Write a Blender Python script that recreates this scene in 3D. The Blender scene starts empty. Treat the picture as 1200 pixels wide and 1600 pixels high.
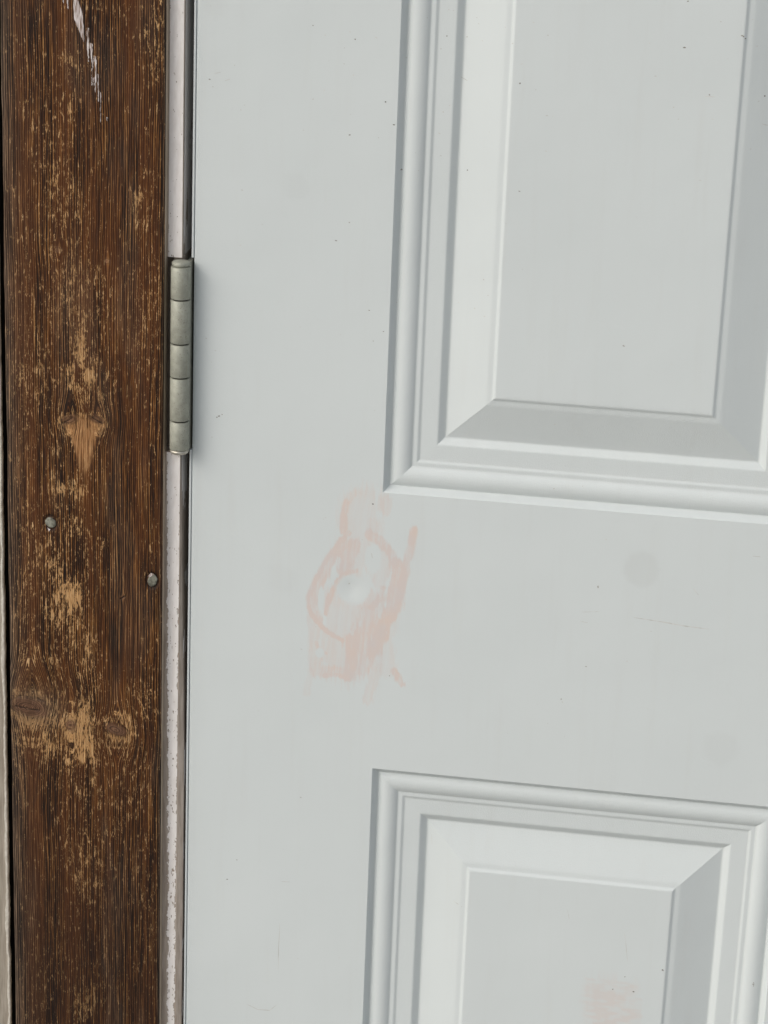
import bpy, math, random
import numpy as np

# ------------------------------------------------------------------ camera, sky, sun, exposure
scene = bpy.context.scene
COL = scene.collection

cam_data = bpy.data.cameras.new("camera")
cam = bpy.data.objects.new("camera", cam_data)
COL.objects.link(cam)
cam_data.sensor_fit = 'VERTICAL'
cam_data.sensor_height = 24.0
cam_data.lens = 59.41
cam_data.clip_start = 0.02
cam_data.clip_end = 500.0
from mathutils import Matrix, Vector
RIGHT = Vector((0.9886633833772179, 0.14570727253207283, 0.03625058758663928))
UP = Vector((-0.08343058352727041, 0.3323727107839074, 0.939450753822922))
FWD = Vector((-0.12483610095405699, 0.9318249684664075, -0.34076117155739327))
m = Matrix((RIGHT, UP, -FWD)).transposed().to_4x4()
m.translation = Vector((0.26537, -1.22180, 1.43613))
cam.matrix_world = m
scene.camera = cam

SUN_DIR = Vector((-0.62, -0.52, 0.58)).normalized()     # towards the light: high on the left, soft overcast
SUN_EL = math.asin(SUN_DIR.z)
SUN_AZ = math.atan2(SUN_DIR.x, SUN_DIR.y)

world = bpy.data.worlds.new("World")
scene.world = world
world.use_nodes = True
wt = world.node_tree
wt.nodes.clear()
w_out = wt.nodes.new("ShaderNodeOutputWorld")
w_bg = wt.nodes.new("ShaderNodeBackground")
w_sky = wt.nodes.new("ShaderNodeTexSky")
w_sky.sky_type = 'NISHITA'
w_sky.sun_disc = False
w_sky.sun_elevation = SUN_EL
w_sky.sun_rotation = SUN_AZ
w_sky.air_density = 1.0
w_sky.dust_density = 4.0
w_sky.ozone_density = 1.0
w_hsv = wt.nodes.new("ShaderNodeHueSaturation")          # overcast: the blue is mostly washed out
w_hsv.inputs["Saturation"].default_value = 0.42
wt.links.new(w_sky.outputs[0], w_hsv.inputs["Color"])
wt.links.new(w_hsv.outputs[0], w_bg.inputs["Color"])
w_bg.inputs["Strength"].default_value = 0.15
wt.links.new(w_bg.outputs[0], w_out.inputs["Surface"])

sun_data = bpy.data.lights.new("sun", 'SUN')
sun_data.energy = 0.43
sun_data.angle = math.radians(44)
sun_data.color = (1.0, 0.965, 0.90)
sun = bpy.data.objects.new("sun", sun_data)
COL.objects.link(sun)
sun.rotation_euler = SUN_DIR.to_track_quat('Z', 'Y').to_euler()
sun.location = (-2, -2, 3)

scene.view_settings.view_transform = 'Standard'
scene.view_settings.look = 'None'
scene.view_settings.gamma = 1.0
scene.view_settings.use_curve_mapping = False
scene.view_settings.exposure = 0.04

# ------------------------------------------------------------------ helpers (millimetres: X right, Y down, D into the wall; the door face is D = 0)
RNG = np.random.default_rng(7)
random.seed(7)
Z0 = 1.0


def place(v, origin=(0, 0, 0)):
    v = np.asarray(v, float).reshape(-1, 3)
    out = np.empty_like(v)
    out[:, 0] = v[:, 0] / 1000 - origin[0]
    out[:, 1] = v[:, 2] / 1000 - origin[1]
    out[:, 2] = Z0 - v[:, 1] / 1000 - origin[2]
    return out


def link(name, data, parent=None):
    o = bpy.data.objects.new(name, data)
    COL.objects.link(o)
    if parent is not None:
        o.parent = parent
    return o


def mesh(name, verts, faces, mat, parent=None, origin=(0, 0, 0), smooth=False, attrs=None, data_only=False, mm=True):
    me = bpy.data.meshes.new(name)
    v = place(verts, origin) if mm else np.asarray(verts, float)
    if isinstance(faces, np.ndarray):
        n, k = faces.shape
        me.vertices.add(len(v))
        me.vertices.foreach_set("co", v.astype(np.float32).ravel())
        me.loops.add(n * k)
        me.loops.foreach_set("vertex_index", faces.astype(np.int32).ravel())
        me.polygons.add(n)
        me.polygons.foreach_set("loop_start", np.arange(0, n * k, k, dtype=np.int32))
        me.polygons.foreach_set("loop_total", np.full(n, k, dtype=np.int32))
        me.update(calc_edges=True)
        me.validate()
    else:
        me.from_pydata([tuple(p) for p in v], [], faces)
    if smooth:
        me.polygons.foreach_set("use_smooth", np.ones(len(me.polygons), bool))
    for k, a in (attrs or {}).items():
        at = me.attributes.new(k, 'FLOAT', 'POINT')
        at.data.foreach_set("value", np.asarray(a, np.float32).ravel())
    me.materials.append(mat)
    me.update()
    if data_only:
        return me
    return link(name, me, parent)


def thing(o, label, cat, group=None):
    o["label"] = label
    o["category"] = cat
    o["kind"] = "thing"
    if group:
        o["group"] = group
    return o


def empty(name, loc):
    o = link(name, None)
    o.location = loc
    return o


def box(x0, x1, y0, y1, d0, d1):
    v = [(x, y, d) for d in (d0, d1) for y in (y0, y1) for x in (x0, x1)]
    # D grows away from the viewer
    f = [(0, 2, 3, 1), (4, 5, 7, 6), (0, 1, 5, 4), (2, 6, 7, 3), (0, 4, 6, 2), (1, 3, 7, 5)]
    return v, f


def joined(parts):
    V, F = [], []
    for v, f in parts:
        n = len(V)
        V += [tuple(p) for p in v]
        F += [tuple(i + n for i in q) for q in f]
    return V, F


def grid_faces(nx, ny, keep=None):
    i = np.arange(nx * ny).reshape(ny, nx)
    f = np.stack([i[:-1, :-1], i[1:, :-1], i[1:, 1:], i[:-1, 1:]], -1)
    if keep is not None:
        return f[keep]
    return f.reshape(-1, 4)


def lattice(x, y, seed):
    """smooth value noise 0..1"""
    r = np.random.default_rng(seed).random((256, 256))
    xi = np.floor(x).astype(int); yi = np.floor(y).astype(int)
    fx = x - xi; fy = y - yi
    fx = fx * fx * (3 - 2 * fx); fy = fy * fy * (3 - 2 * fy)
    a = r[yi % 256, xi % 256]; b = r[yi % 256, (xi + 1) % 256]
    c = r[(yi + 1) % 256, xi % 256]; d = r[(yi + 1) % 256, (xi + 1) % 256]
    return (a * (1 - fx) + b * fx) * (1 - fy) + (c * (1 - fx) + d * fx) * fy


def fbm(x, y, seed, octs=4):
    s = 0; w = 0; a = 1.0
    for k in range(octs):
        s = s + a * lattice(x * 2 ** k + 17.3 * k, y * 2 ** k + 5.1 * k, seed + k)
        w += a; a *= .55
    return s / w


def smooth(a, b, x):
    t = np.clip((x - a) / (b - a), 0, 1)
    return t * t * (3 - 2 * t)


class Nodes:
    def __init__(self, name):
        self.m = bpy.data.materials.new(name)
        self.m.use_nodes = True
        self.t = self.m.node_tree
        self.t.nodes.clear()
        self.out = self.t.nodes.new("ShaderNodeOutputMaterial")
        self.b = self.t.nodes.new("ShaderNodeBsdfPrincipled")
        self.t.links.new(self.b.outputs[0], self.out.inputs[0])

    def put(self, sock, v):
        if isinstance(v, bpy.types.NodeSocket):
            self.t.links.new(v, sock)
        elif v is not None:
            if sock.type == 'RGBA' and len(v) == 3:
                v = (*v, 1)
            sock.default_value = v

    def set(self, **kw):
        for k, v in kw.items():
            self.put(self.b.inputs[k.replace('_', ' ')], v)

    def math(self, op, a, b=0.0, clamp=False):
        n = self.t.nodes.new("ShaderNodeMath"); n.operation = op; n.use_clamp = clamp
        self.put(n.inputs[0], a); self.put(n.inputs[1], b)
        return n.outputs[0]

    def add(self, a, b): return self.math('ADD', a, b)
    def mul(self, a, b): return self.math('MULTIPLY', a, b)

    def step(self, a, b, x):
        n = self.t.nodes.new("ShaderNodeMapRange"); n.interpolation_type = 'SMOOTHSTEP'
        self.put(n.inputs[0], x); self.put(n.inputs[1], a); self.put(n.inputs[2], b)
        n.inputs[3].default_value = 0; n.inputs[4].default_value = 1
        return n.outputs[0]

    def mix(self, f, a, b):
        n = self.t.nodes.new("ShaderNodeMix"); n.data_type = 'RGBA'
        self.put(n.inputs[0], f); self.put(n.inputs[6], a); self.put(n.inputs[7], b)
        return n.outputs[2]

    def coord(self, scale):
        c = self.t.nodes.new("ShaderNodeTexCoord")
        mp = self.t.nodes.new("ShaderNodeMapping")
        mp.inputs["Scale"].default_value = scale
        self.t.links.new(c.outputs["Object"], mp.inputs["Vector"])
        return mp.outputs[0]

    def xyz(self):
        c = self.t.nodes.new("ShaderNodeTexCoord")
        s = self.t.nodes.new("ShaderNodeSeparateXYZ")
        self.t.links.new(c.outputs["Object"], s.inputs[0])
        return s.outputs

    def vec(self, x, y, z=0.0):
        n = self.t.nodes.new("ShaderNodeCombineXYZ")
        self.put(n.inputs[0], x); self.put(n.inputs[1], y); self.put(n.inputs[2], z)
        return n.outputs[0]

    def noise(self, vec, scale=1.0, detail=2.0, rough=.5, dist=0.0):
        n = self.t.nodes.new("ShaderNodeTexNoise")
        self.put(n.inputs["Vector"], vec)
        n.inputs["Scale"].default_value = scale
        n.inputs["Detail"].default_value = detail
        n.inputs["Roughness"].default_value = rough
        n.inputs["Distortion"].default_value = dist
        return n.outputs[0]

    def attr(self, name):
        n = self.t.nodes.new("ShaderNodeAttribute"); n.attribute_name = name
        return n.outputs["Fac"]

    def ramp(self, f, stops):
        n = self.t.nodes.new("ShaderNodeValToRGB")
        e = n.color_ramp.elements
        while len(e) < len(stops): e.new(0.5)
        for el, (p, c) in zip(e, stops):
            el.position = p; el.color = (*c, 1)
        self.put(n.inputs[0], f)
        return n.outputs[0]

    def bump(self, h, dist, strength=1.0, normal=None):
        n = self.t.nodes.new("ShaderNodeBump")
        n.inputs["Distance"].default_value = dist
        self.put(n.inputs["Strength"], strength)
        self.put(n.inputs["Height"], h)
        if normal is not None: self.t.links.new(normal, n.inputs["Normal"])
        return n.outputs[0]


# ------------------------------------------------------------------ materials
def door_paint():
    n = Nodes("white_door_paint")
    co = n.coord((1000, 1000, 1000))                       # millimetres
    peel = n.noise(co, .35, 3, .55)
    grit = n.noise(co, 2.0, 2, .7)
    drift = n.noise(co, .012, 3, .5)
    base = n.mix(drift, (.584, .625, .620), (.626, .667, .662))
    stain = n.attr("stain")
    tone = n.attr("stain_tone")
    pink = n.mix(tone, (.645, .535, .475), (.600, .538, .512))
    col = n.mix(stain, base, pink)
    grime = n.attr("grime")
    col = n.mix(grime, col, (.40, .41, .39))
    # the finest film of dust, in soft vertical runs
    runs = n.noise(n.coord((120, 120, 9)), 1.0, 4, .6)
    col = n.mix(n.mul(n.step(.50, .75, runs), .08), col, (.5, .49, .45))
    rough_edge = n.attr("overspray")
    nb = n.bump(drift, .0022, .5)
    nb = n.bump(peel, .00014, .40, nb)
    nb = n.bump(grit, .00022, n.add(.10, n.mul(rough_edge, .9)), nb)
    n.set(Base_Color=col, Roughness=n.add(.40, n.mul(stain, .15)), Normal=nb)
    n.b.inputs["Specular IOR Level"].default_value = .45
    return n.m


def wood_finish():
    n = Nodes("worn_brown_wood")
    x, y, z = n.xyz()
    v = n.mul(z, 1000)
    u = n.attr("grain"); bare = n.attr("bare"); gray = n.attr("weathered"); knot = n.attr("knot")
    fine = n.noise(n.vec(n.mul(u, 1.10), n.mul(v, .022)), 1.0, 2, .55)
    hair = n.noise(n.vec(n.mul(u, 2.4), n.mul(v, .11)), 1.0, 3, .65)
    ring = n.math('SINE', n.add(n.mul(u, 5.5), n.mul(n.noise(n.vec(n.mul(u, .25), n.mul(v, .014)), 1.0, 3, .5), 16.0)))
    band = n.noise(n.vec(n.mul(u, .10), n.mul(v, .006)), 1.0, 3, .5)
    mott = n.noise(n.vec(n.mul(u, .30), n.mul(v, .05)), 1.0, 4, .6)
    lines = n.add(n.add(n.mul(fine, .60), n.mul(hair, .40)), n.mul(ring, .085))
    finish = n.ramp(lines, [(.425, (.0055, .0019, .0008)), (.50, (.036, .0118, .0026)), (.565, (.100, .0360, .0074)), (.635, (.225, .096, .024)), (.72, (.40, .215, .075))])
    red = n.mix(n.step(.40, .65, band), finish, n.mix(.45, finish, (.125, .040, .0095)))
    dark = n.mix(n.mul(n.step(.50, .72, mott), .42), red, n.mix(.25, (.040, .022, .012), finish))
    # bare wood where the finish has flaked along the grain
    fleck = n.noise(n.vec(n.mul(u, .70), n.mul(v, .16)), 1.0, 5, .68, .45)
    tiny = n.noise(n.vec(n.mul(u, 2.0), n.mul(v, .46)), 1.0, 3, .68, .3)
    f = n.add(n.mul(fleck, 1.12), n.mul(tiny, .88))
    f = n.add(f, n.mul(lines, .55))
    f = n.add(f, n.mul(bare, .27))
    mask = n.step(1.455, 1.505, f)
    tan = n.ramp(n.add(n.mul(hair, .6), n.mul(fleck, .4)), [(.32, (.25, .110, .034)), (.50, (.55, .310, .125)), (.68, (.80, .54, .29))])
    col = n.mix(n.mul(mask, .85), dark, tan)
    veil = n.step(1.30, 1.52, f)
    col = n.mix(n.mul(veil, .20), col, (.30, .165, .070))
    col = n.mix(n.mul(n.step(.86, .66, z), .70), col, n.mix(.75, col, (.012, .006, .004)))   # darker towards the foot of the board
    # weathered silver at the exposed edges and round the knots
    silver = n.ramp(lines, [(.38, (.026, .018, .012)), (.52, (.110, .080, .056)), (.70, (.26, .20, .150))])
    col = n.mix(n.mul(gray, .85), col, silver)
    kring = n.noise(n.vec(n.mul(n.attr("ring"), 2.2), n.mul(v, .06)), 1.0, 3, .6)
    kcol = n.ramp(kring, [(.36, (.022, .011, .006)), (.50, (.120, .058, .033)), (.66, (.28, .155, .085))])
    wedge = n.attr("wedge")
    wcol = n.ramp(n.add(n.mul(hair, .45), n.mul(fine, .55)), [(.36, (.16, .066, .020)), (.50, (.42, .205, .080)), (.64, (.64, .38, .18))])
    col = n.mix(n.mul(wedge, n.step(.30, .52, n.add(n.mul(fleck, .5), n.mul(lines, .5)))), col, n.mix(.25, wcol, col))
    col = n.mix(knot, col, kcol)
    crack = n.attr("crack")
    col = n.mix(crack, col, (.018, .010, .007))
    h = n.add(n.mul(lines, 1.0), n.mul(mask, -.18))
    h = n.add(h, n.mul(crack, -1.2))
    n.set(Base_Color=col, Roughness=n.add(.56, n.mul(mask, .25)), Normal=n.bump(h, .0012, .75))
    n.b.inputs["Specular IOR Level"].default_value = .22
    return n.m


def simple(name, col, col2, rough, scale=(400, 400, 60), bump=.0003, metal=0.0, strength=.6, detail=4):
    n = Nodes(name)
    k = n.noise(n.coord(scale), 1.0, detail, .6)
    n.set(Base_Color=n.mix(n.step(.35, .65, k), col, col2), Roughness=rough, Metallic=metal, Normal=n.bump(k, bump, strength))
    return n.m


def hinge_metal(name, a, b, rough, metal):
    n = Nodes(name)
    co = n.coord((1000, 1000, 1000))
    blot = n.noise(co, .22, 5, .62)
    dots = n.noise(co, 1.3, 2, .5)
    run = n.noise(n.coord((900, 900, 60)), 1.0, 3, .6)
    col = n.mix(n.step(.38, .66, blot), a, b)
    col = n.mix(n.mul(n.step(.62, .70, dots), .55), col, (.13, .12, .09))
    col = n.mix(n.mul(n.step(.55, .75, run), .35), col, (.27, .25, .19))
    n.set(Base_Color=col, Metallic=metal, Roughness=n.add(rough, n.mul(blot, .18)), Normal=n.bump(blot, .00012, .5))
    return n.m


PAINT = door_paint()
WOOD = wood_finish()
BOARD_SIDE = simple("dull_stained_edge", (.37, .295, .215), (.50, .41, .31), .8, (260, 260, 30), .0004)
JAMB_WOOD = simple("bare_taupe_jamb_wood", (.36, .295, .24), (.48, .41, .345), .85, (700, 300, 60), .0005)
JAMB_PAINT = simple("flaking_white_jamb_paint", (.80, .755, .715), (.87, .83, .795), .6, (500, 500, 120), .0002)
SIDING = simple("weathered_taupe_siding", (.24, .205, .160), (.33, .29, .235), .85, (600, 300, 40), .0006)
SIDING_PAINT = simple("old_cream_paint_edge", (.40, .37, .31), (.52, .49, .43), .8, (500, 500, 300), .0003)
GAP_SHADE = simple("gap_shade_black", (.016, .013, .011), (.028, .022, .018), .9)  # near-black colour stands in for the shade deep inside the gaps
HINGE = hinge_metal("aged_hinge_metal", (.315, .318, .262), (.39, .392, .325), .46, .26)
PIN = hinge_metal("worn_pin_metal", (.44, .41, .34), (.58, .55, .48), .34, .75)
NAIL = hinge_metal("galvanised_nail", (.12, .115, .09), (.33, .33, .27), .5, .5)
DIRT = simple("grey_dirt", (.18, .17, .15), (.33, .32, .29), .8)
FAINT = simple("faint_scuff", (.47, .48, .455), (.60, .61, .585), .7)
SCRAPE = simple("scraped_white_paint", (.15, .085, .05), (.72, .66, .64), .7, (1500, 1500, 130), .0003)

# ------------------------------------------------------------------ wall behind everything
v, f = joined([box(-420, -42, -1100, 985, 24, 120), box(764, 1100, -1100, 985, 24, 120)])
wall = mesh("wall", v, f, GAP_SHADE)
wall["kind"] = "structure"

# ------------------------------------------------------------------ unseen pale ground, added to bounce light up onto the door
GROUND = simple("pale_bounce_ground", (.34, .335, .315), (.44, .43, .405), .9, (3, 3, 3), .002)
v, f = [(-60, -60, -.04), (60, -60, -.04), (60, .1, -.04), (-60, .1, -.04)], [(0, 1, 2, 3)]
ground = mesh("ground", v, f, GROUND, mm=False)
ground["kind"] = "structure"

# ------------------------------------------------------------------ door
DOOR_O = (0.0, 0.0, 0.02)
door = empty("door", DOOR_O)
thing(door, "white painted six-sided embossed panel door with pink smears and a small dent", "door")
door["label"] = "white painted embossed panel door with pink smears around a small dent"

# profile of the pressed moulding, inset from the panel outline -> depth
KEY = [(0, 0), (.25, .05), (2.7, 3.5), (3.15, 3.95)]
r_, c_ = 8.3, (3.15 + 13.7) / 2
for a in np.linspace(-39, 39, 17):
    KEY.append((c_ + r_ * math.sin(math.radians(a)), 3.95 + r_ * math.cos(math.radians(39.5)) - r_ * math.cos(math.radians(a))))
KEY += [(14.0, 4.25), (16.5, 4.15), (17.7, 4.85), (26.5, 4.85), (26.8, 4.95), (30.1, 7.3), (30.5, 7.35), (50.6, 1.10), (51.4, .92), (53.9, .62), (55.2, -.35), (55.6, -.38)]
KEY = np.array(KEY)
DS = np.arange(0, 57.01, .25)
raw = np.interp(np.clip(np.arange(-3, 60, .05), 0, 60), KEY[:, 0], KEY[:, 1])
ker = np.exp(-.5 * (np.arange(-24, 25) * .05 / .40) ** 2); ker /= ker.sum()
DEPTH_X = np.arange(-3, 60, .05)
DEPTH_Y = np.convolve(np.pad(raw, 24, mode='edge'), ker, 'valid')
DEPTH_Y -= np.interp(0, DEPTH_X, DEPTH_Y) * np.exp(-np.abs(DEPTH_X) / .5)


def depth(d):
    return np.interp(d, DEPTH_X, DEPTH_Y)


XL, XR, YU, YL = 100.63, 320.78, 0.0, 157.22
MIR = 762.0 - 1.4
PANELS = [(XL, XR, -690.0, YU), (XL, XR, YL, 760.0), (MIR - XR, MIR - XL, -690.0, YU), (MIR - XR, MIR - XL, YL, 760.0)]
SPLIT = 27.0                                                # moulding inside here is the raised field's bevel


def surf(X, Y):
    for x0, x1, y0, y1 in PANELS:
        d = min(X - x0, x1 - X, Y - y0, y1 - Y)
        if d > 0:
            return float(depth(min(d, 57)))
    return 0.0


# ---- pink smear, as brush strokes in the zoomed frame of the smear, converted to millimetres on the door
CP = np.array([265.36619798, -436.13264944, -1221.80121078])
RM = np.array([[.9886633833772179, -.03625058758663928, .14570727253207283], [.08343058352727041, .939450753822922, -.3323727107839074], [-.12483610095405699, .34076117155739327, .9318249684664075]])


def survey(px, py, D=0.0):
    """place on the plane at depth D surveyed from the photograph"""
    q = np.stack([(np.asarray(px, float) - 600) / 3960.75, (np.asarray(py, float) - 800) / 3960.75, np.ones_like(np.asarray(px, float))], -1) @ RM
    s = (D - CP[2]) / q[..., 2]
    return CP[0] + s * q[..., 0], CP[1] + s * q[..., 1]


def smear_pt(a, b):
    return survey(440 + a / 4.21, 740 + b / 4.21)


STROKES = [  # points, width (zoom px), strength
    ([(540, 200), (510, 380), (480, 560)], 330, .14),
    ([(430, 900), (420, 1000), (400, 1230)], 380, .16),
    ([(600, 840), (560, 1080), (530, 1260)], 200, .26),
    ([(447, 388), (380, 450), (300, 560), (232, 680), (182, 800), (176, 880), (205, 940), (270, 1010), (330, 1060), (405, 1098)], 34, .34),
    ([(410, 450), (335, 560), (262, 690), (212, 800), (200, 880), (225, 940)], 92, .32),
    ([(205, 950), (270, 1015), (330, 1062), (395, 1095)], 24, .32),
    ([(570, 398), (650, 440), (715, 520), (755, 600)], 78, .30),
    ([(755, 600), (768, 700), (740, 850), (690, 970), (640, 1080), (600, 1160)], 130, .40),
    ([(868, 372), (855, 470), (830, 590), (795, 740), (755, 880), (700, 980)], 68, .33),
    ([(866, 376), (855, 450)], 60, .20),
    ([(425, 185), (412, 260), (408, 380)], 56, .38),
    ([(470, 130), (430, 190)], 60, .14),
    ([(455, 1090), (450, 1200), (437, 1335)], 88, .34),
    ([(280, 1330), (360, 1325), (440, 1345)], 32, .32),
    ([(440, 1310), (440, 1345)], 60, .28),
    ([(485, 638), (410, 665), (355, 725), (315, 815), (290, 920)], 38, .30),
    ([(485, 470), (450, 560), (410, 640)], 110, .28),
    ([(740, 1300), (765, 1330), (790, 1385)], 56, .30),
    ([(665, 755), (640, 830), (590, 880)], 52, .28),
    ([(210, 960), (215, 1100), (225, 1300)], 110, .18),
    ([(300, 1290), (420, 1310)], 90, .16),
    ([(690, 175), (690, 240)], 90, .14),
    ([(600, 320), (590, 420)], 70, .12),
    ([(640, 1180), (600, 1380), (565, 1490)], 90, .14),
    ([(190, 1300), (165, 1440)], 60, .10),
    ([(225, 1110), (245, 1165), (290, 1180)], 24, .22),
    ([(650, 520), (640, 700)], 160, .12),
    ([(700, 960), (680, 1120), (690, 1290)], 150, .10),
]


def stroke_field(X, Y):
    s = np.zeros_like(X)
    for pts, w, k in STROKES:
        p = np.array([smear_pt(a, b) for a, b in pts])
        half = w / 4.21 / 2 * .328
        best = np.full(X.shape, 1e9)
        for (ax, ay), (bx, by) in zip(p[:-1], p[1:]):
            dx, dy = bx - ax, by - ay
            t = np.clip(((X - ax) * dx + (Y - ay) * dy) / (dx * dx + dy * dy), 0, 1)
            best = np.minimum(best, np.hypot(X - ax - t * dx, Y - ay - t * dy))
        wob = half * (.80 + .60 * (fbm(X * .9 + len(pts), Y * .16, 60 + int(w), 4) - .5) * 2)
        edge = 1 - smooth(wob * .62, wob * 1.30 + .25, best)
        rim = .86 + .28 * np.exp(-((best - wob * .82) / (.3 * wob + .2)) ** 2)
        s = np.maximum(s, 0) + edge * k * rim * (1 - .45 * np.clip(s, 0, 1))
    bristle = smooth(.10, .80, fbm(X * 1.3 + .10 * Y, Y * .07, 31, 3))
    patch = fbm(X * .22, Y * .16, 37, 4)
    s = s * (.50 + .62 * bristle) * (.62 + .70 * patch) * 2.6
    for a, b, rx, ry in ((470, 765, 125, 115), (258, 825, 22, 105), (340, 670, 11, 85), (600, 560, 60, 120), (250, 1180, 36, 40)):
        cx, cy = smear_pt(a, b)
        q = np.hypot((X - cx) / (rx / 4.21 * .328), (Y - cy) / (ry / 4.21 * .328))
        s = s * smooth(.75, 1.05, q + .25 * (fbm(X * .5, Y * .5, 44, 3) - .5))
    return np.clip(s, 0, .9)


def grime_field(X, Y):
    g = np.zeros_like(X)
    for px, py, r, k in ((1003, 890, 30, .13), (462, 292, 22, .06), (336, 10, 19, .06), (1125, 1170, 30, .06), (440, 905, 26, .04), (585, 925, 26, .0)):
        cx, cy = survey(px, py)
        q = np.hypot(X - cx, Y - cy) / (r * .333)
        g = g + k * (1 - smooth(.75, 1.1, q + .3 * (fbm(X * .2, Y * .2, 5, 3) - .5)))
    return g


DENT = (84.75, 52.6)


def dent_field(X, Y):
    q = np.hypot((X - DENT[0] - 1.3), (Y - DENT[1] - 2.9))
    d = .60 * np.exp(-(q / 5.8) ** 2)
    p = np.hypot(X - DENT[0], (Y - DENT[1]) * 1.3)
    return d + .11 * np.exp(-(p / 1.1) ** 2)


def axis(stops):
    out = []
    for (a, b, s) in stops:
        out.append(np.linspace(a, b, max(2, int(round((b - a) / s)) + 1))[:-1])
    return np.concatenate(out + [[stops[-1][1]]])


ax_x = axis([(0, 12, .8), (12, 52, 4), (52, XL, .5), (XL, 122, .5), (122, XR, 1.5), (XR, MIR - XR, 12), (MIR - XR, MIR - XL, 30), (MIR - XL, MIR, 12)])
ax_y = axis([(-1030, -690, 40), (-690, -300, 30), (-300, 0, 2), (0, 126, .5), (126, YL, 1.5), (YL, 360, 4), (360, 760, 40), (760, 980, 40)])
GX, GY = np.meshgrid(ax_x, ax_y)
cx = (GX[:-1, :-1] + GX[1:, 1:]) / 2; cy = (GY[:-1, :-1] + GY[1:, 1:]) / 2
keep = np.ones(cx.shape, bool)
for x0, x1, y0, y1 in PANELS:
    keep &= ~((cx > x0) & (cx < x1) & (cy > y0) & (cy < y1))
edge_soft = .25 * np.exp(-GX / .35) + .6 * np.exp(-GX / 5.0)
D = dent_field(GX, GY) + edge_soft
spray = .75 * np.exp(-GX / 6.0) + .06
mesh("door_face", np.stack([GX, GY, D], -1).reshape(-1, 3), grid_faces(len(ax_x), len(ax_y), keep), PAINT, door, DOOR_O, True,
     dict(stain=stroke_field(GX, GY), stain_tone=np.clip(.30 + 2.2 * (fbm(GX * .10, GY * .07, 88, 3) - .42), 0, 1), grime=grime_field(GX, GY), overspray=spray))
# slab behind the skin (sides and back)
v, f = box(0, MIR, -1030, 980, .6, 44)
f = [q for q in f if q != (0, 2, 3, 1)]
v = [(x, y, d if d > 1 else .85) for x, y, d in v]
mesh("door_slab", v, f, PAINT, door, DOOR_O, attrs=dict(stain=[0] * 8, stain_tone=[0] * 8, grime=[0] * 8, overspray=[.3] * 8))
# folded edge strips, cut away at the hinge
for y0, y1 in ((-1030, -117.0), (-14.6, 980)):
    ys = np.linspace(y0, y1, 60)
    V = []
    for y in ys:
        bow = -.55 * smooth(-130, -330, np.array(y)) * 0
        V += [(-1.42 + bow, y, 44), (-1.42 + bow, y, .60), (-1.30 + bow, y, .32), (-1.0, y, .18), (-.40, y, .22), (-.26, y, .4), (-.20, y, 1.6), (-.20, y, 44)]
    k = 8
    F = [(i * k + j, i * k + j + 1, (i + 1) * k + j + 1, (i + 1) * k + j) for i in range(len(ys) - 1) for j in range(k - 1)]
    F = [tuple(reversed(q)) for q in F] + [tuple(range(k)), tuple(reversed(range((len(ys) - 1) * k, len(ys) * k)))]
    z = [0] * len(V)
    mesh("edge_strip", V, F, PAINT, door, DOOR_O, attrs=dict(stain=z, stain_tone=z, grime=z, overspray=[.5] * len(V)))


def ring_mesh(name, P, ds, parent, fill, extra=None):
    """nested rectangles, mitred at the corners; every side keeps its own vertices so that the mitres stay crisp"""
    x0, x1, y0, y1 = P
    V, F, O, G = [], [], [], []
    dz = depth(ds)
    n = len(ds)
    for side in range(4):
        s0 = len(V)
        for d, z in zip(ds, dz):
            a, b, c, e = x0 + d, x1 - d, y0 + d, y1 - d
            pa, pb = [((a, c), (a, e)), ((a, e), (b, e)), ((b, e), (b, c)), ((b, c), (a, c))][side]
            V += [(*pa, z), (*pb, z)]
            up = 1.0 if side == 1 else (.75 if side == 3 else .15)
            O += [up, up]
            g = .13 * sum(math.exp(-((d - c) / .5) ** 2) for c in (3.1, 13.8, 17.8, 30.4))
            G += [g, g]
        F += [(s0 + 2 * i, s0 + 2 * i + 1, s0 + 2 * i + 3, s0 + 2 * i + 2) for i in range(n - 1)]
    o = None
    if fill is None:
        z = np.zeros(len(V))
        o = mesh(name, V, np.array(F), PAINT, parent, DOOR_O, True, dict(stain=z, stain_tone=z, grime=np.array(G), overspray=np.array(O)))
    else:
        d = ds[-1]
        gx = axis([(x0 + d, x1 - d, fill)]); gy = axis([(y0 + d, y1 - d, fill)]) if extra is None else axis(extra(y0 + d, y1 - d))
        A, B = np.meshgrid(gx, gy)
        n0 = len(V)
        st, tn = (np.zeros(A.size), np.zeros(A.size)) if extra is None else wash_field(A, B)
        V = np.concatenate([np.array(V), np.stack([A, B, np.full(A.shape, dz[-1])], -1).reshape(-1, 3)])
        FF = np.concatenate([np.array(F), grid_faces(len(gx), len(gy)) + n0])
        z = np.zeros(n0); z2 = np.zeros(A.size)
        o = mesh(name, V, FF, PAINT, parent, DOOR_O, True,
                 dict(stain=np.concatenate([z, st.ravel()]), stain_tone=np.concatenate([z, tn.ravel()]), grime=np.concatenate([np.array(G), z2]), overspray=np.concatenate([np.array(O), z2 + .05])))
    return o


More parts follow.
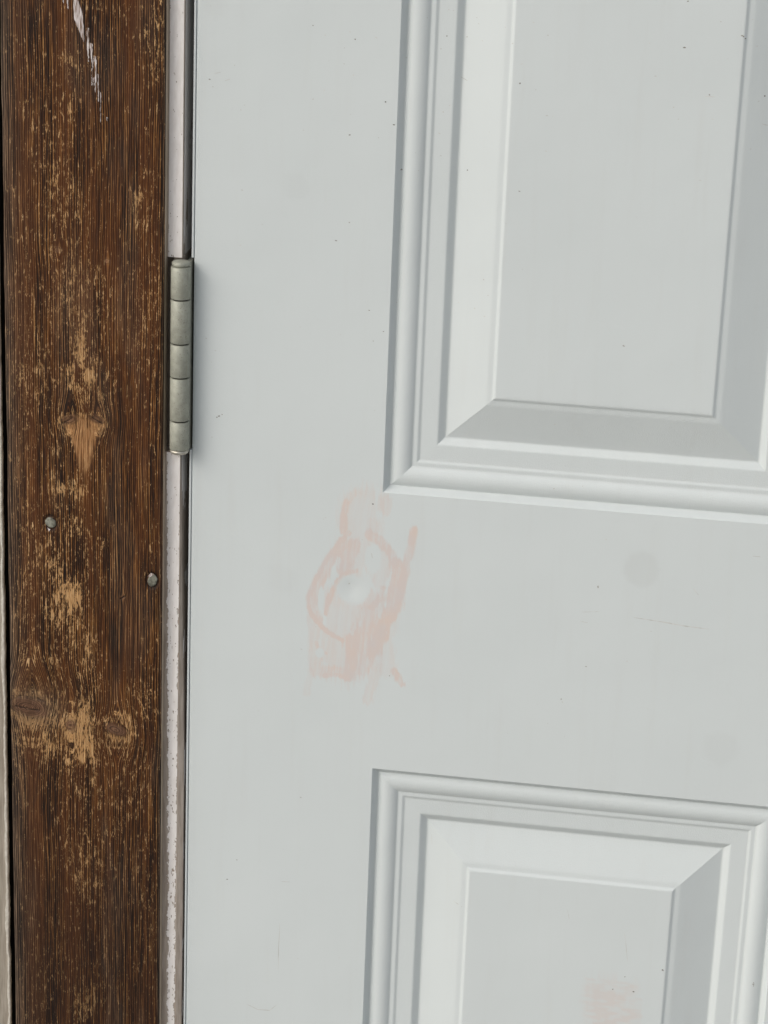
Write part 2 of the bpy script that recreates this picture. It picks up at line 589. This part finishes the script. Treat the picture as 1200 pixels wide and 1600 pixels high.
def wash_field(X, Y):
    """second, paler pink patch low on the lower panel"""
    x0, y0 = survey(905, 1524); x1, _ = survey(1012, 1560)
    y1 = y0 + 70
    wx = 3 * (fbm(X * .1, Y * .22, 71, 3) - .5); wy = 3 * (fbm(X * .3, Y * .1, 72, 3) - .5)
    e = lambda a, b, t: smooth(a, b, t)
    s1 = e(0, 7, X - x0 + 1.6 * wx) * e(0, 10, x0 + 35 - X + 1.6 * wx) * e(0, 1.4, Y - y0 + wy)
    s2 = e(0, 2.0, X - x0 - 8 + wx) * e(0, 1.6, x0 + 36 - X + wx) * e(0, 1.6, Y - y0 - 6 + wy - .1 * (X - x0))
    lines = (.35 + 1.0 * smooth(.3, .7, fbm(X * .16 + .03 * Y, Y * .55, 77, 3))) * (.5 + .9 * fbm(X * .5, Y * .06, 78, 3))
    s = (.30 * s1 + .20 * s2) * lines * e(0, 20, y1 - Y)
    return np.clip(s, 0, .5), np.clip(.55 + .5 * (fbm(X * .1, Y * .1, 79, 2) - .5), 0, 1)


for i, P in enumerate(PANELS):
    outer = ring_mesh("embossed_panel", P, DS[DS <= SPLIT], door, None)
    ring_mesh("raised_field", P, DS[DS >= SPLIT], outer, 6.0 if i != 1 else .7,
              (lambda a, b: [(a, 270, 6), (270, 345, .7), (345, b, 8)]) if i == 1 else None)

# dirt specks, hairs and scratches, each lying on the surface under it
def chip(px, py, r, el=1.0, ang=0.0):
    X, Y = survey(px, py)
    for _ in range(3):
        X, Y = survey(px, py, surf(float(X), float(Y)))
    n = 7
    V = []
    for k in range(n):
        a = 2 * math.pi * k / n
        q = r * random.uniform(.6, 1.2)
        x, y = q * el * math.cos(a), q * math.sin(a) / math.sqrt(el)
        x, y = x * math.cos(ang) - y * math.sin(ang), x * math.sin(ang) + y * math.cos(ang)
        V.append((X + x, Y + y, surf(X + x, Y + y) - .035))
    return V, [tuple(reversed(range(n)))]


def hairline(pts, w):
    V = []
    P = []
    for px, py in pts:
        X, Y = survey(px, py)
        for _ in range(3):
            X, Y = survey(px, py, surf(float(X), float(Y)))
        P.append((float(X), float(Y)))
    Q = []
    for (a, b), (c, d) in zip(P[:-1], P[1:]):
        m_ = max(2, int(math.hypot(c - a, d - b) / 2))
        Q += [(a + (c - a) * t / m_, b + (d - b) * t / m_) for t in range(m_)]
    Q.append(P[-1])
    n = len(Q)
    for i, (x, y) in enumerate(Q):
        a = Q[max(0, i - 1)]; b = Q[min(n - 1, i + 1)]
        tx, ty = b[0] - a[0], b[1] - a[1]; L = math.hypot(tx, ty) or 1
        ww = w * (.25 + .75 * math.sin(math.pi * (i + .5) / n)) * random.uniform(.45, .95)
        for s in (-1, 1):
            X, Y = x - ty / L * ww * s, y + tx / L * ww * s
            V.append((X, Y, surf(X, Y) - .035))
    return V, [(2 * i, 2 * i + 1, 2 * i + 3, 2 * i + 2) for i in range(n - 1)]


def at(ox, oy, s, pts):
    return [(ox + a / s, oy + b / s) for a, b in pts]


DARK = at(300, 0, 3.53, [(668, 140), (900, 217), (1068, 562), (870, 744), (868, 1227), (1115, 688), (795, 1327), (98, 437)])
DARK += at(280, 380, 3.53, [(208, 960), (220, 953), (237, 945), (1127, 487), (1048, 370)])
DARK += at(280, 1200, 3.75, [(713, 172), (282, 652), (338, 538)])
DARK += at(560, 0, 4, [(170, 637), (222, 780), (1010, 520), (1005, 1195), (270, 1060), (682, 1063), (553, 225)])
DARK += at(1000, 0, 5.335, [(400, 10), (580, 790), (850, 296), (862, 305), (880, 322), (1040, 800), (370, 395)])
DARK += at(850, 800, 3.43, [(290, 398), (290, 404), (225, 828), (92, 1003)]) + [(974, 540), (975, 541)]
DARK += at(950, 1200, 4, [(340, 1262), (344, 1266), (105, 1305), (30, 1383), (160, 1398), (910, 1342), (908, 1352), (909, 1362)])
DARK += at(440, 740, 4.21, [(710, 1330), (600, 200)])
PALE = at(300, 0, 3.53, [(735, 195), (872, 175), (1020, 210), (840, 352), (890, 415), (730, 497), (667, 547), (615, 718), (270, 606), (290, 580), (388, 1238), (1065, 1142), (1157, 937), (277, 1048), (268, 1353), (115, 478), (235, 360), (1030, 760)])
PALE += at(280, 380, 3.53, [(200, 592), (1070, 540), (180, 1070), (150, 525)]) + at(280, 1200, 3.75, [(938, 1112)])
PALE += at(560, 0, 4, [(110, 235), (565, 60), (595, 65), (515, 305), (740, 110), (752, 148), (680, 230), (775, 255), (918, 170), (963, 272), (570, 660), (530, 700), (505, 833), (515, 973), (375, 1065), (820, 825), (1095, 140), (1185, 220), (1022, 400), (1108, 560), (1180, 722), (1172, 945), (430, 110), (300, 360)])
PALE += at(1000, 0, 5.335, [(675, 180), (80, 360), (950, 250), (975, 385), (990, 845), (500, 1503), (320, 993), (605, 993), (280, 895), (922, 1242), (130, 635)])
PALE += at(850, 800, 3.43, [(332, 147), (68, 965), (573, 640), (445, 800), (98, 1018)]) + at(440, 740, 4.21, [(530, 435), (130, 1155), (225, 1008), (290, 290), (275, 300)])
PALE += at(590, 400, 6, [(380, 280), (180, 436), (995, 220), (1035, 370), (1002, 565), (910, 490), (760, 436)]) + at(850, 600, 7.62, [(133, 480), (460, 1215), (120, 1245)])
parts = [chip(x, y, random.uniform(.30, .48), random.choice([1, 1.3, 1.6]), random.uniform(-.3, .3)) for x, y in DARK]
v, f = joined(parts)
d1 = mesh("dirt_specks", v, f, DIRT, door, DOOR_O); d1["kind"] = "stuff"
parts = [chip(x, y, random.uniform(.26, .42), random.choice([1, 1.4, 1.9]), random.uniform(-.4, .4)) for x, y in PALE]
for _ in range(90):
    x, y = random.uniform(320, 1195), random.uniform(5, 1595)
    parts.append(chip(x, y, random.uniform(.12, .24), random.choice([1, 1.5]), random.uniform(-1, 1)))
LINES = [[(587, 910), (588, 960), (582, 1050), (580, 1180)], [(400, 1385), (460, 1415), (530, 1420), (575, 1385)], [(600, 665), (650, 668)]]
parts += [hairline(at(280, 1200, 3.75, q), w) for q, w in zip(LINES, (.28, .30, .2))]
parts += [hairline(at(850, 800, 3.43, q), w) for q, w in (([(480, 565), (640, 590), (760, 612), (885, 628)], .42), ([(800, 410), (828, 445)], .25), ([(1118, 236), (1160, 240)], .25), ([(195, 585), (235, 594)], .22), ([(205, 536), (295, 534)], .18))]
parts += [hairline(at(950, 1200, 4, [(103, 1030), (112, 1100), (122, 1210)]), .2), hairline(at(700, 1350, 3, [(560, 215), (568, 258)]), .2), hairline(at(700, 1350, 3, [(25, 172), (65, 200)]), .28),
          hairline(at(560, 0, 4, [(640, 480), (682, 505)]), .28), hairline(at(550, 1180, 4.8, [(597, 595), (600, 665)]), .2), hairline(at(1000, 0, 5.335, [(540, 803), (625, 808)]), .25),
          hairline(at(300, 0, 3.53, [(180, 446), (210, 436)]), .25), hairline(at(300, 0, 3.53, [(125, 405), (158, 398)]), .2), hairline(at(440, 740, 4.21, [(592, 525), (597, 555)]), .3), hairline(at(440, 740, 4.21, [(440, 395), (458, 375)]), .28),
          hairline(at(1000, 0, 5.335, [(1015, 1032), (1066, 1045)]), .25)]
v, f = joined(parts)
d2 = mesh("faint_scuffs", v, f, FAINT, door, DOOR_O); d2["kind"] = "stuff"
v, f = chip(545.5, 912.5, .5)
mesh("dent_chip", v, f, FAINT, door, DOOR_O)
for o_ in (bpy.data.objects["dent_chip"],):
    for vv in o_.data.vertices:
        X_, Y_ = vv.co.x * 1000, (Z0 - DOOR_O[2] - vv.co.z) * 1000
        vv.co.y += float(dent_field(np.array(X_), np.array(Y_))) / 1000

# ------------------------------------------------------------------ jamb
JO = (-0.02, 0.0, 0.02)
v, f = joined([box(-41, -5.55, -1060, -117.2, -2.4, 110), box(-41, -10.2, -117.2, -13.4, 9, 110), box(-10.2, -5.25, -117.2, -13.4, .1, 110)])
def jamb_edge(y):
    return -5.55 + .4 * smooth(-20, 20, np.asarray(y, float)) + 2.75 * smooth(0, 190, np.asarray(y, float))


ys = np.concatenate([np.linspace(-13.4, 420, 120), [980]])
Vl, Fl = [], []
for y in ys:
    e = float(jamb_edge(y)) + .12 * (float(lattice(np.array(y * .07), np.array(.5), 91)) - .5)
    Vl += [(-41, y, 110), (-41, y, -2.4), (min(e - .5, -5.4), y, -2.4), (e - .12, y, -.75 - .5 * max(0, -4.6 - e)), (e, y, -.45), (e, y, 110)]
Fl = [(a * 6 + b, a * 6 + b + 1, a * 6 + b + 7, a * 6 + b + 6) for a in range(len(ys) - 1) for b in range(5)]
v, f = joined([(v, f), (Vl, Fl + [(5, 4, 3, 2, 1, 0)])])
jamb = mesh("door_jamb", v, f, JAMB_WOOD, None, JO)
jamb.location = JO
thing(jamb, "narrow white jamb strip with flaking paint between the brown board and the door", "door jamb")
# paint layer, flaked away along its edges
cx_ = np.arange(-12.75, -5.69, .25); cy_ = np.concatenate([np.arange(-340, 420, .4)])
A, B = np.meshgrid(cx_, cy_)
mx, my = (A[:-1, :-1] + A[1:, 1:]) / 2, (B[:-1, :-1] + B[1:, 1:]) / 2
low = smooth(-260, 330, my)
eL = mx + 12.75 - 1.3 * smooth(-100, 300, my); eR = -5.7 - mx
n1 = fbm(mx * .45, my * .13, 101, 4); n2 = fbm(mx * 1.1, my * .5, 111, 3)
thrL = -.1 + 1.55 * smooth(-80, 330, my) + ((n1 - .5) * 1.7 + (fbm(mx * .9, my * .55, 107, 3) - .5) * 2.0) * (.22 + low)
thrR = -.35 + .75 * smooth(-150, 320, my) + ((fbm(mx * .45 + 50, my * .13, 121, 4) - .5) * 1.5 + (fbm(mx * .9, my * .5, 127, 3) - .5) * 1.9) * (.2 + low)
paint = (eL > thrL) & (eR > thrR) & ~(n2 > .83 - .11 * low) & ((my < -117.3) | (my > -13.3))
f = grid_faces(len(cx_), len(cy_), paint)
mesh("paint_layer", np.stack([A, B, -2.52 - .05 * fbm(A * .6, B * .2, 131, 3)], -1).reshape(-1, 3), f, JAMB_PAINT, jamb, JO, True)
# painted inner face of the jamb seen through the joint
ys = np.arange(-340, 420, .8); ds = np.arange(-.4, 24, .8)
A, B = np.meshgrid(ds, ys)
mx, my = (A[:-1, :-1] + A[1:, 1:]) / 2, (B[:-1, :-1] + B[1:, 1:]) / 2
k = (fbm(mx * .12, my * .05, 141, 4) > .30 + .36 * smooth(-60, 60, my)) & ((my < -117.5) | (my > -13))
mesh("reveal_paint", np.stack([np.where(B < -60, -5.45, jamb_edge(B) + .12), B, A], -1).reshape(-1, 3), grid_faces(len(ds), len(ys), k)[:, ::-1].copy(), JAMB_PAINT, jamb, JO)

# ------------------------------------------------------------------ brown trim board
BO = (-0.052, -0.021, 0.02)
BX0, BX1, BD = -96.5, -13.45, -9.0
bx = np.concatenate([[BX0 - 0, BX0 + .15, BX0 + .5, BX0 + .9], np.arange(BX0 + 1.4, BX1 - 1.6, .5), [BX1 - 1.2, BX1 - .7, BX1 - .3, BX1]])
by = np.concatenate([np.linspace(-1060, -330, 40)[:-1], np.arange(-330, 420, .6), np.linspace(420.1, 978, 30)])
U, W = np.meshgrid(bx, by)


def bpt(px, py):
    X, Y = survey(px, py, BD)
    return float(X), float(Y)


KN = [(47, 1105, 11.5, 6.4, .12, 1.0), (111, 1133, 4.0, 4.6, .1, .75), (182, 1140, 7.2, 3.8, .28, 1.0), (110, 655, 5.2, 2.8, -.32, .75), (151, 655, 4.6, 2.6, .34, .75)]
SM = [(91, 390, 2.4, 2.2, 0, .45), (168, 408, 2.2, 2.0, 0, .45), (192, 933, 1.7, 1.1, 0, .9)]
grain = U + 2.2 * (fbm(U * .012, W * .006, 201, 3) - .5) + .8 * (fbm(U * .05, W * .02, 205, 2) - .5)
knot = np.zeros_like(U); ringc = np.zeros_like(U); gray = np.zeros_like(U); bare = np.zeros_like(U); crack = np.zeros_like(U); lift = np.zeros_like(U)
for px, py, rx, ry, an, st in KN + SM:
    X, Y = bpt(px, py)
    du, dv = U - X, W - Y
    a = du * math.cos(an) + dv * math.sin(an); b = -du * math.sin(an) + dv * math.cos(an)
    q = np.hypot(a / rx, b / ry)
    # fibres flow round the knot
    grain = grain - np.sign(du) * rx * (.62 + .3 * (du > 0)) * (1 + .35 * np.sin(dv * .11 + px)) * np.exp(-(np.abs(du) / (rx * 1.5))) * np.exp(-(dv / (ry * 3.4)) ** 2) * np.clip(np.abs(du) / 1.2, 0, 1)
    wob = q + .28 * (fbm(U * .3, W * .3, int(px), 3) - .5)
    kk = st * (1 - smooth(.50, 1.08, wob))
    knot = np.maximum(knot, kk)
    ringc = np.where(q < 1.5, q * rx * .9 + .25 * a, ringc)
    lift += -.5 * st * np.exp(-(q / 1.1) ** 2) * (min(rx, 6) / 6)
    if rx > 3:
        halo = np.exp(-((q - 1.25) / .42) ** 2)
        bare += .42 * halo
        bare += .55 * np.exp(-(du / (rx * 1.1)) ** 2) * np.exp(-((dv - ry * 2.2) / (ry * 2.2)) ** 2)
        crack = np.maximum(crack, .5 * np.exp(-((q - 1.0) / .07) ** 2) * smooth(.45, .6, fbm(U * .2, W * .2, 300 + int(px), 2)))
for pts in ([(98, 662), (113, 653)], [(144, 652), (160, 662)], [(120, 650), (120, 672)], [(137, 648), (137, 668)], [(25, 1103), (62, 1110)], [(188, 936), (196, 931)]):
    (a0, b0), (a1, b1) = bpt(*pts[0]), bpt(*pts[1])
    dx, dy = a1 - a0, b1 - b0
    t = np.clip(((U - a0) * dx + (W - b0) * dy) / (dx * dx + dy * dy), 0, 1)
    crack = np.maximum(crack, np.exp(-(np.hypot(U - a0 - t * dx, W - b0 - t * dy) / .30) ** 2) * (.5 if pts[0][0] == pts[1][0] else .9))

for px, py in ((79, 816.5), (238, 907)):
    X, Y = bpt(px, py)
    q = np.hypot(U - X, (W - Y) * .82)
    crack = np.maximum(crack, .85 * np.exp(-((q - 3.05) / .75) ** 2) * (.35 + .9 * fbm(U * .35, W * .2, 330 + int(px), 3)))

X0, Y0 = bpt(129, 651); X1, Y1 = bpt(129, 738)
t = (W - Y0) / (Y1 - Y0)
wid = 9.6 * np.clip(1 - t, 0, 1) ** 1.15 + 2.2
wid = np.where(np.isnan(wid), 0, wid) + 1.6 * (fbm(U * .3, W * .22, 351, 3) - .5) * 2
wedge = smooth(1.25, .55, np.abs(U - X0 - .6 * t) / np.maximum(wid, .05)) * smooth(-.06, .08, t + .12 * (fbm(U * .4, W * .1, 353, 3) - .5)) * smooth(1.15, .62, t + .25 * (fbm(U * .5, W * .12, 355, 3) - .5))
wedge = np.nan_to_num(wedge)


PATCH = smooth(.36, .64, fbm(U * .26, W * .075, 441, 4))


def blob(px, py, sx, sy, k):
    global bare
    X, Y = bpt(px + random.uniform(-9, 9), py)
    bare = bare + k * (.20 + 1.05 * PATCH) * np.exp(-((U - X) / (sx / 3)) ** 2 - ((W - Y) / (sy / 3)) ** 2)


for b in ((128, 430, 30, 60, .42), (122, 560, 24, 45, .85), (128, 600, 60, 40, .5), (118, 765, 34, 16, .85), (150, 850, 34, 40, .55), (128, 935, 24, 36, .85), (132, 1000, 22, 40, .55),
          (130, 1120, 24, 56, .65), (95, 1160, 44, 34, .40), (124, 1165, 26, 30, .75), (195, 1118, 20, 16, .9), (128, 1215, 22, 40, .75), (124, 1340, 24, 60, .70), (145, 1350, 60, 80, .14), (125, 1570, 14, 34, .6), (160, 1560, 30, 40, .35),
          (225, 270, 18, 120, .35), (205, 305, 10, 30, .55), (105, 98, 14, 16, .5), (110, 160, 14, 14, .55), (205, 35, 26, 30, .42), (235, 60, 16, 120, .25), (100, 310, 40, 70, .30), (60, 990, 50, 90, .32), (105, 900, 30, 90, .35),
          (215, 500, 22, 120, .26), (220, 1080, 22, 90, .30), (205, 1230, 30, 60, .22), (36, 760, 24, 200, .18), (60, 1140, 40, 50, .30), (180, 1080, 60, 70, .18), (230, 1450, 20, 90, .18), (150, 1500, 60, 80, .12), (60, 230, 30, 60, .18)):
    blob(*b)
bare = bare + .75 * (fbm(U * .06, W * .022, 401, 4) - .48)
bare = bare - .25 * np.exp(-((U + 35) / 14) ** 2) * (.5 + .5 * np.sin(W * .02))
bare = np.clip(bare, -.4, 1.15)
gray = np.maximum(np.exp(-((U - BX0) / 5.5) ** 1) * (.55 + .6 * fbm(U * .1, W * .01, 411, 3)), .42 * smooth(BX1 - 2.2, BX1 - .3, U))
X, Y = bpt(47, 1105)
gray = np.maximum(gray, .75 * np.exp(-((U - X) / 17) ** 2 - ((W - Y) / 11) ** 2))
gray = np.maximum(gray, .22 * smooth(.55, .72, fbm(U * .07, W * .012, 421, 4)))
gray = np.clip(gray, 0, 1)
# relief: worn ridges of late wood, edges rounded over
gv = .22 * (lattice(grain * .9 + 300, W * .012 + 50, 501) - .5) + .16 * (fbm(U * .06, W * .01, 511, 3) - .5)
dl, dr = U - BX0, BX1 - U
rnd = .7 * np.clip(1 - dl / .7, 0, 1) ** 2 + 1.6 * np.clip(1 - dr / 2.0, 0, 1) ** 2
D = BD + gv + lift + rnd + .5 * crack
nx, ny = len(bx), len(by)
V = np.stack([U + .35 * np.clip(1 - dl, 0, 1) * (fbm(W * .05, U * 0, 521, 3) - .5) * 2, W, D], -1).reshape(-1, 3)
F = grid_faces(nx, ny)
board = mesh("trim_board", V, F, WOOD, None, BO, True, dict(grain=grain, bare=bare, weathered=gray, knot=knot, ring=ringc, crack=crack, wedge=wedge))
board.location = BO
thing(board, "weathered brown wooden trim board with knots, two nails and a white scrape", "trim board")
# the board's two edges and its back
es = np.linspace(-1060, 978, 500)
V, F = [], []
for y in es:
    e1 = .12 * (float(lattice(np.array(y * .03), np.array(.5), 530)) - .5)
    V += [(BX1, y, BD + 1.55), (BX1 - .03 + e1, y, BD + 2.8), (BX1 - .05 + e1, y, -.03), (BX0, y, -.03), (BX0, y, BD + 1.0)]
for i in range(len(es) - 1):
    for j in range(4):
        F.append((i * 5 + j, i * 5 + j + 1, (i + 1) * 5 + j + 1, (i + 1) * 5 + j))
mesh("board_edge", V, F, BOARD_SIDE, board, BO)


# nails: flattened, weathered heads with a chipped rim
def nail(px, py, r, seed):
    rr = random.Random(seed)
    X, Y = bpt(px, py)
    n = 22
    V, F = [(X, Y, BD - .30)], []
    rad = [r * (1 + .10 * math.sin(2 * math.pi * k / n * 2 + seed) + rr.uniform(-.05, .05)) for k in range(n)]
    rings = ((.35, -.34), (.70, -.33), (.93, -.24), (1.0, -.02), (1.0, .8))
    for s, d in rings:
        for k in range(n):
            a = 2 * math.pi * k / n
            V.append((X + rad[k] * s * math.cos(a) * .95, Y + rad[k] * s * math.sin(a) * 1.08, BD + d + rr.uniform(-.09, .09)))
    F += [(0, 1 + (k + 1) % n, 1 + k) for k in range(n)]
    for q in range(len(rings) - 1):
        for k in range(n):
            a = 1 + q * n + k; b = 1 + q * n + (k + 1) % n
            F.append((a, b, b + n, a + n))
    return mesh("nail_head", V, F, NAIL, board, BO, True)


nail(79, 816.5, 2.85, 1)
nail(238, 907, 2.95, 4)
# pale tear of bare fibre under the first nail, cream crust above the second
for P in ([(74.5, 824, -.35), (79, 827, -.35), (76.5, 830, -.25)], [(231, 900, -.5), (236, 894.5, -.5), (241, 896.5, -.55), (235, 901, -.6)]):
    V = [(bpt(a, b)[0], bpt(a, b)[1], BD + d) for a, b, d in P]
    mesh("pale_splinter", V, [tuple(range(len(V)))], SCRAPE, board, BO)


# scrape of white paint: ragged streaks along the grain
def streak(pl, pr):
    """left and right outline points, top to bottom, in zoomed photo units"""
    V = []
    n = 14
    def walk(p, t):
        t = t * (len(p) - 1); i = min(int(t), len(p) - 2); s = t - i
        return p[i][0] + (p[i + 1][0] - p[i][0]) * s, p[i][1] + (p[i + 1][1] - p[i][1]) * s
    for i in range(n + 1):
        for p in (pl, pr):
            a, b = walk(p, i / n)
            X, Y = bpt(a / 4.444, b / 4.444)
            V.append((X + random.uniform(-.22, .22), Y + random.uniform(-.3, .3), BD - .22))
    return V, [(2 * i, 2 * i + 2, 2 * i + 3, 2 * i + 1) for i in range(n)]


ST = [([(508, -60), (512, 130), (580, 285)], [(520, -60), (575, 95), (586, 292)]),
      ([(428, -60), (440, 20)], [(440, -60), (444, 22)]), ([(460, -60), (470, 50)], [(480, -60), (474, 62)]),
      ([(606, 190), (606, 330), (612, 425)], [(616, 195), (620, 330), (616, 425)]), ([(598, 200), (600, 250)], [(602, 205), (603, 255)]),
      ([(626, 295), (630, 400), (640, 460)], [(642, 300), (645, 400), (648, 470)]), ([(640, 380), (642, 430)], [(652, 390), (650, 440)]),
      ([(658, 385), (660, 500), (662, 640)], [(668, 392), (669, 500), (665, 645)]), ([(636, 470), (638, 590)], [(642, 470), (642, 600)]),
      ([(679, 515), (681, 700)], [(686, 515), (687, 705)]), ([(696, 640), (697, 840)], [(702, 640), (701, 850)]), ([(650, 540), (653, 600)], [(655, 540), (656, 600)]),
      ([(738, 815), (740, 835)], [(752, 818), (748, 838)])]
v, f = joined([streak(a, b) for a, b in ST])
mesh("paint_scrape", v, f, SCRAPE, board, BO)

# ------------------------------------------------------------------ pale siding board at the far left
SO = (-0.2, -0.005, 0.02)
ys = np.concatenate([np.linspace(-1060, -60, 60)[:-1], np.arange(-60, 420, .7), np.linspace(420.5, 978, 60)])
rag = 1.5 * (fbm(ys * .05, ys * 0 + .5, 601, 4) - .5) + .7 * (fbm(ys * .35, ys * 0 + 3.5, 611, 2) - .5)
edge = -100.5 + .7 * rag
inner = edge - .9 - 2.0 * (fbm(ys * .06, ys * 0 + 9.5, 621, 4) - .3)
V, F = [], []
cols = 7
for y, e, q in zip(ys, edge, inner):
    V += [(-320, y, -4.6), (-130, y, -4.6), (-106, y, -4.65), (q - .8, y, -4.8), (q, y, -5.0), (q, y, -5.0), (q, y, -5.0)]
n = len(ys)
F = [(i * cols + j, (i + 1) * cols + j, (i + 1) * cols + j + 1, i * cols + j + 1) for i in range(n - 1) for j in range(4)]
siding = mesh("siding_board", V, F, SIDING, None, SO, True)
siding.location = SO
thing(siding, "pale taupe siding board with a ragged cream paint edge left of the dark gap", "siding board")
V = []
for y, e, q in zip(ys, edge, inner):
    V += [(q - .4, y, -5.02), (q + .4, y, -5.35), (e - .5, y, -5.45), (e, y, -5.0), (e - .3, y, -3.5), (e - .8, y, 0)]
F = [(i * 6 + j, (i + 1) * 6 + j, (i + 1) * 6 + j + 1, i * 6 + j + 1) for i in range(n - 1) for j in range(5)]
mesh("ragged_paint_edge", V, F, SIDING_PAINT, siding, SO)

# ------------------------------------------------------------------ hinge
HX, HD, HR = -5.55, -5.4, 5.05
HO = (HX / 1000, HD / 1000, Z0 + .0137)
hinge = empty("butt_hinge", HO)
thing(hinge, "aged metal butt hinge with five knuckles and a capped pin", "hinge")


def lathe(name, prof, mat, parent, n=40, cx=HX, cd=HD):
    V, F = [], []
    for r, y in prof:
        for k in range(n):
            a = 2 * math.pi * k / n
            V.append((cx + r * math.cos(a), y, cd + r * math.sin(a)))
    for i in range(len(prof) - 1):
        for k in range(n):
            a, b = i * n + k, i * n + (k + 1) % n
            F.append((a, a + n, b + n, b))
    F.append(tuple(range(n)))
    F.append(tuple(reversed(range((len(prof) - 1) * n, len(prof) * n))))
    o = mesh(name, V, F, mat, parent, HO)
    for p in o.data.polygons:
        p.use_smooth = len(p.vertices) == 4
    return o


JO_ = [-113.9, -96.6, -73.4, -55.45, -32.15, -16.3]
for a, b in zip(JO_[:-1], JO_[1:]):
    c = .30
    lathe("knuckle", [(HR - .9, a + .34), (HR - .30, a + .38), (HR - .08, a + .50), (HR, a + .6), (HR, b - .6), (HR - .08, b - .50), (HR - .30, b - .38), (HR - .9, b - .34)], HINGE, hinge)
lathe("pin", [(HR - 1.0, -114), (HR - 1.0, -16)], GAP_SHADE, hinge)
lathe("pin_head", [(1.0, -116.55), (3.2, -116.45), (4.1, -116.15), (4.55, -115.6), (4.65, -115.0), (4.5, -114.4), (4.1, -113.6)], HINGE, hinge)
lathe("pin_tip", [(4.2, -16.6), (4.75, -16.2), (4.95, -15.6), (4.75, -14.9), (4.0, -14.3), (2.4, -13.85), (.8, -13.75)], PIN, hinge)
# door leaf: wraps out of the barrel and runs back into the joint beside the door edge
for name, x0, x1, y0, y1 in (("leaf", -3.1, -1.15, -115.6, -15.2), ("leaf", -5.1, -3.3, -113.8, -16.2)):
    e = .25
    prof = [(x0, 32), (x0, HD + 1.5), (x0 + e, HD + 1.0), (x1 - e, HD + 1.0), (x1, HD + 1.5), (x1, 32)]
    V = [(x, y, d) for y in (y0, y1) for x, d in prof]
    F = [(j, j + 6, j + 7, j + 1) for j in range(5)] + [tuple(range(6)), tuple(reversed(range(6, 12)))]
    mesh(name, V, F, HINGE, hinge, HO)

bpy.context.view_layer.update()
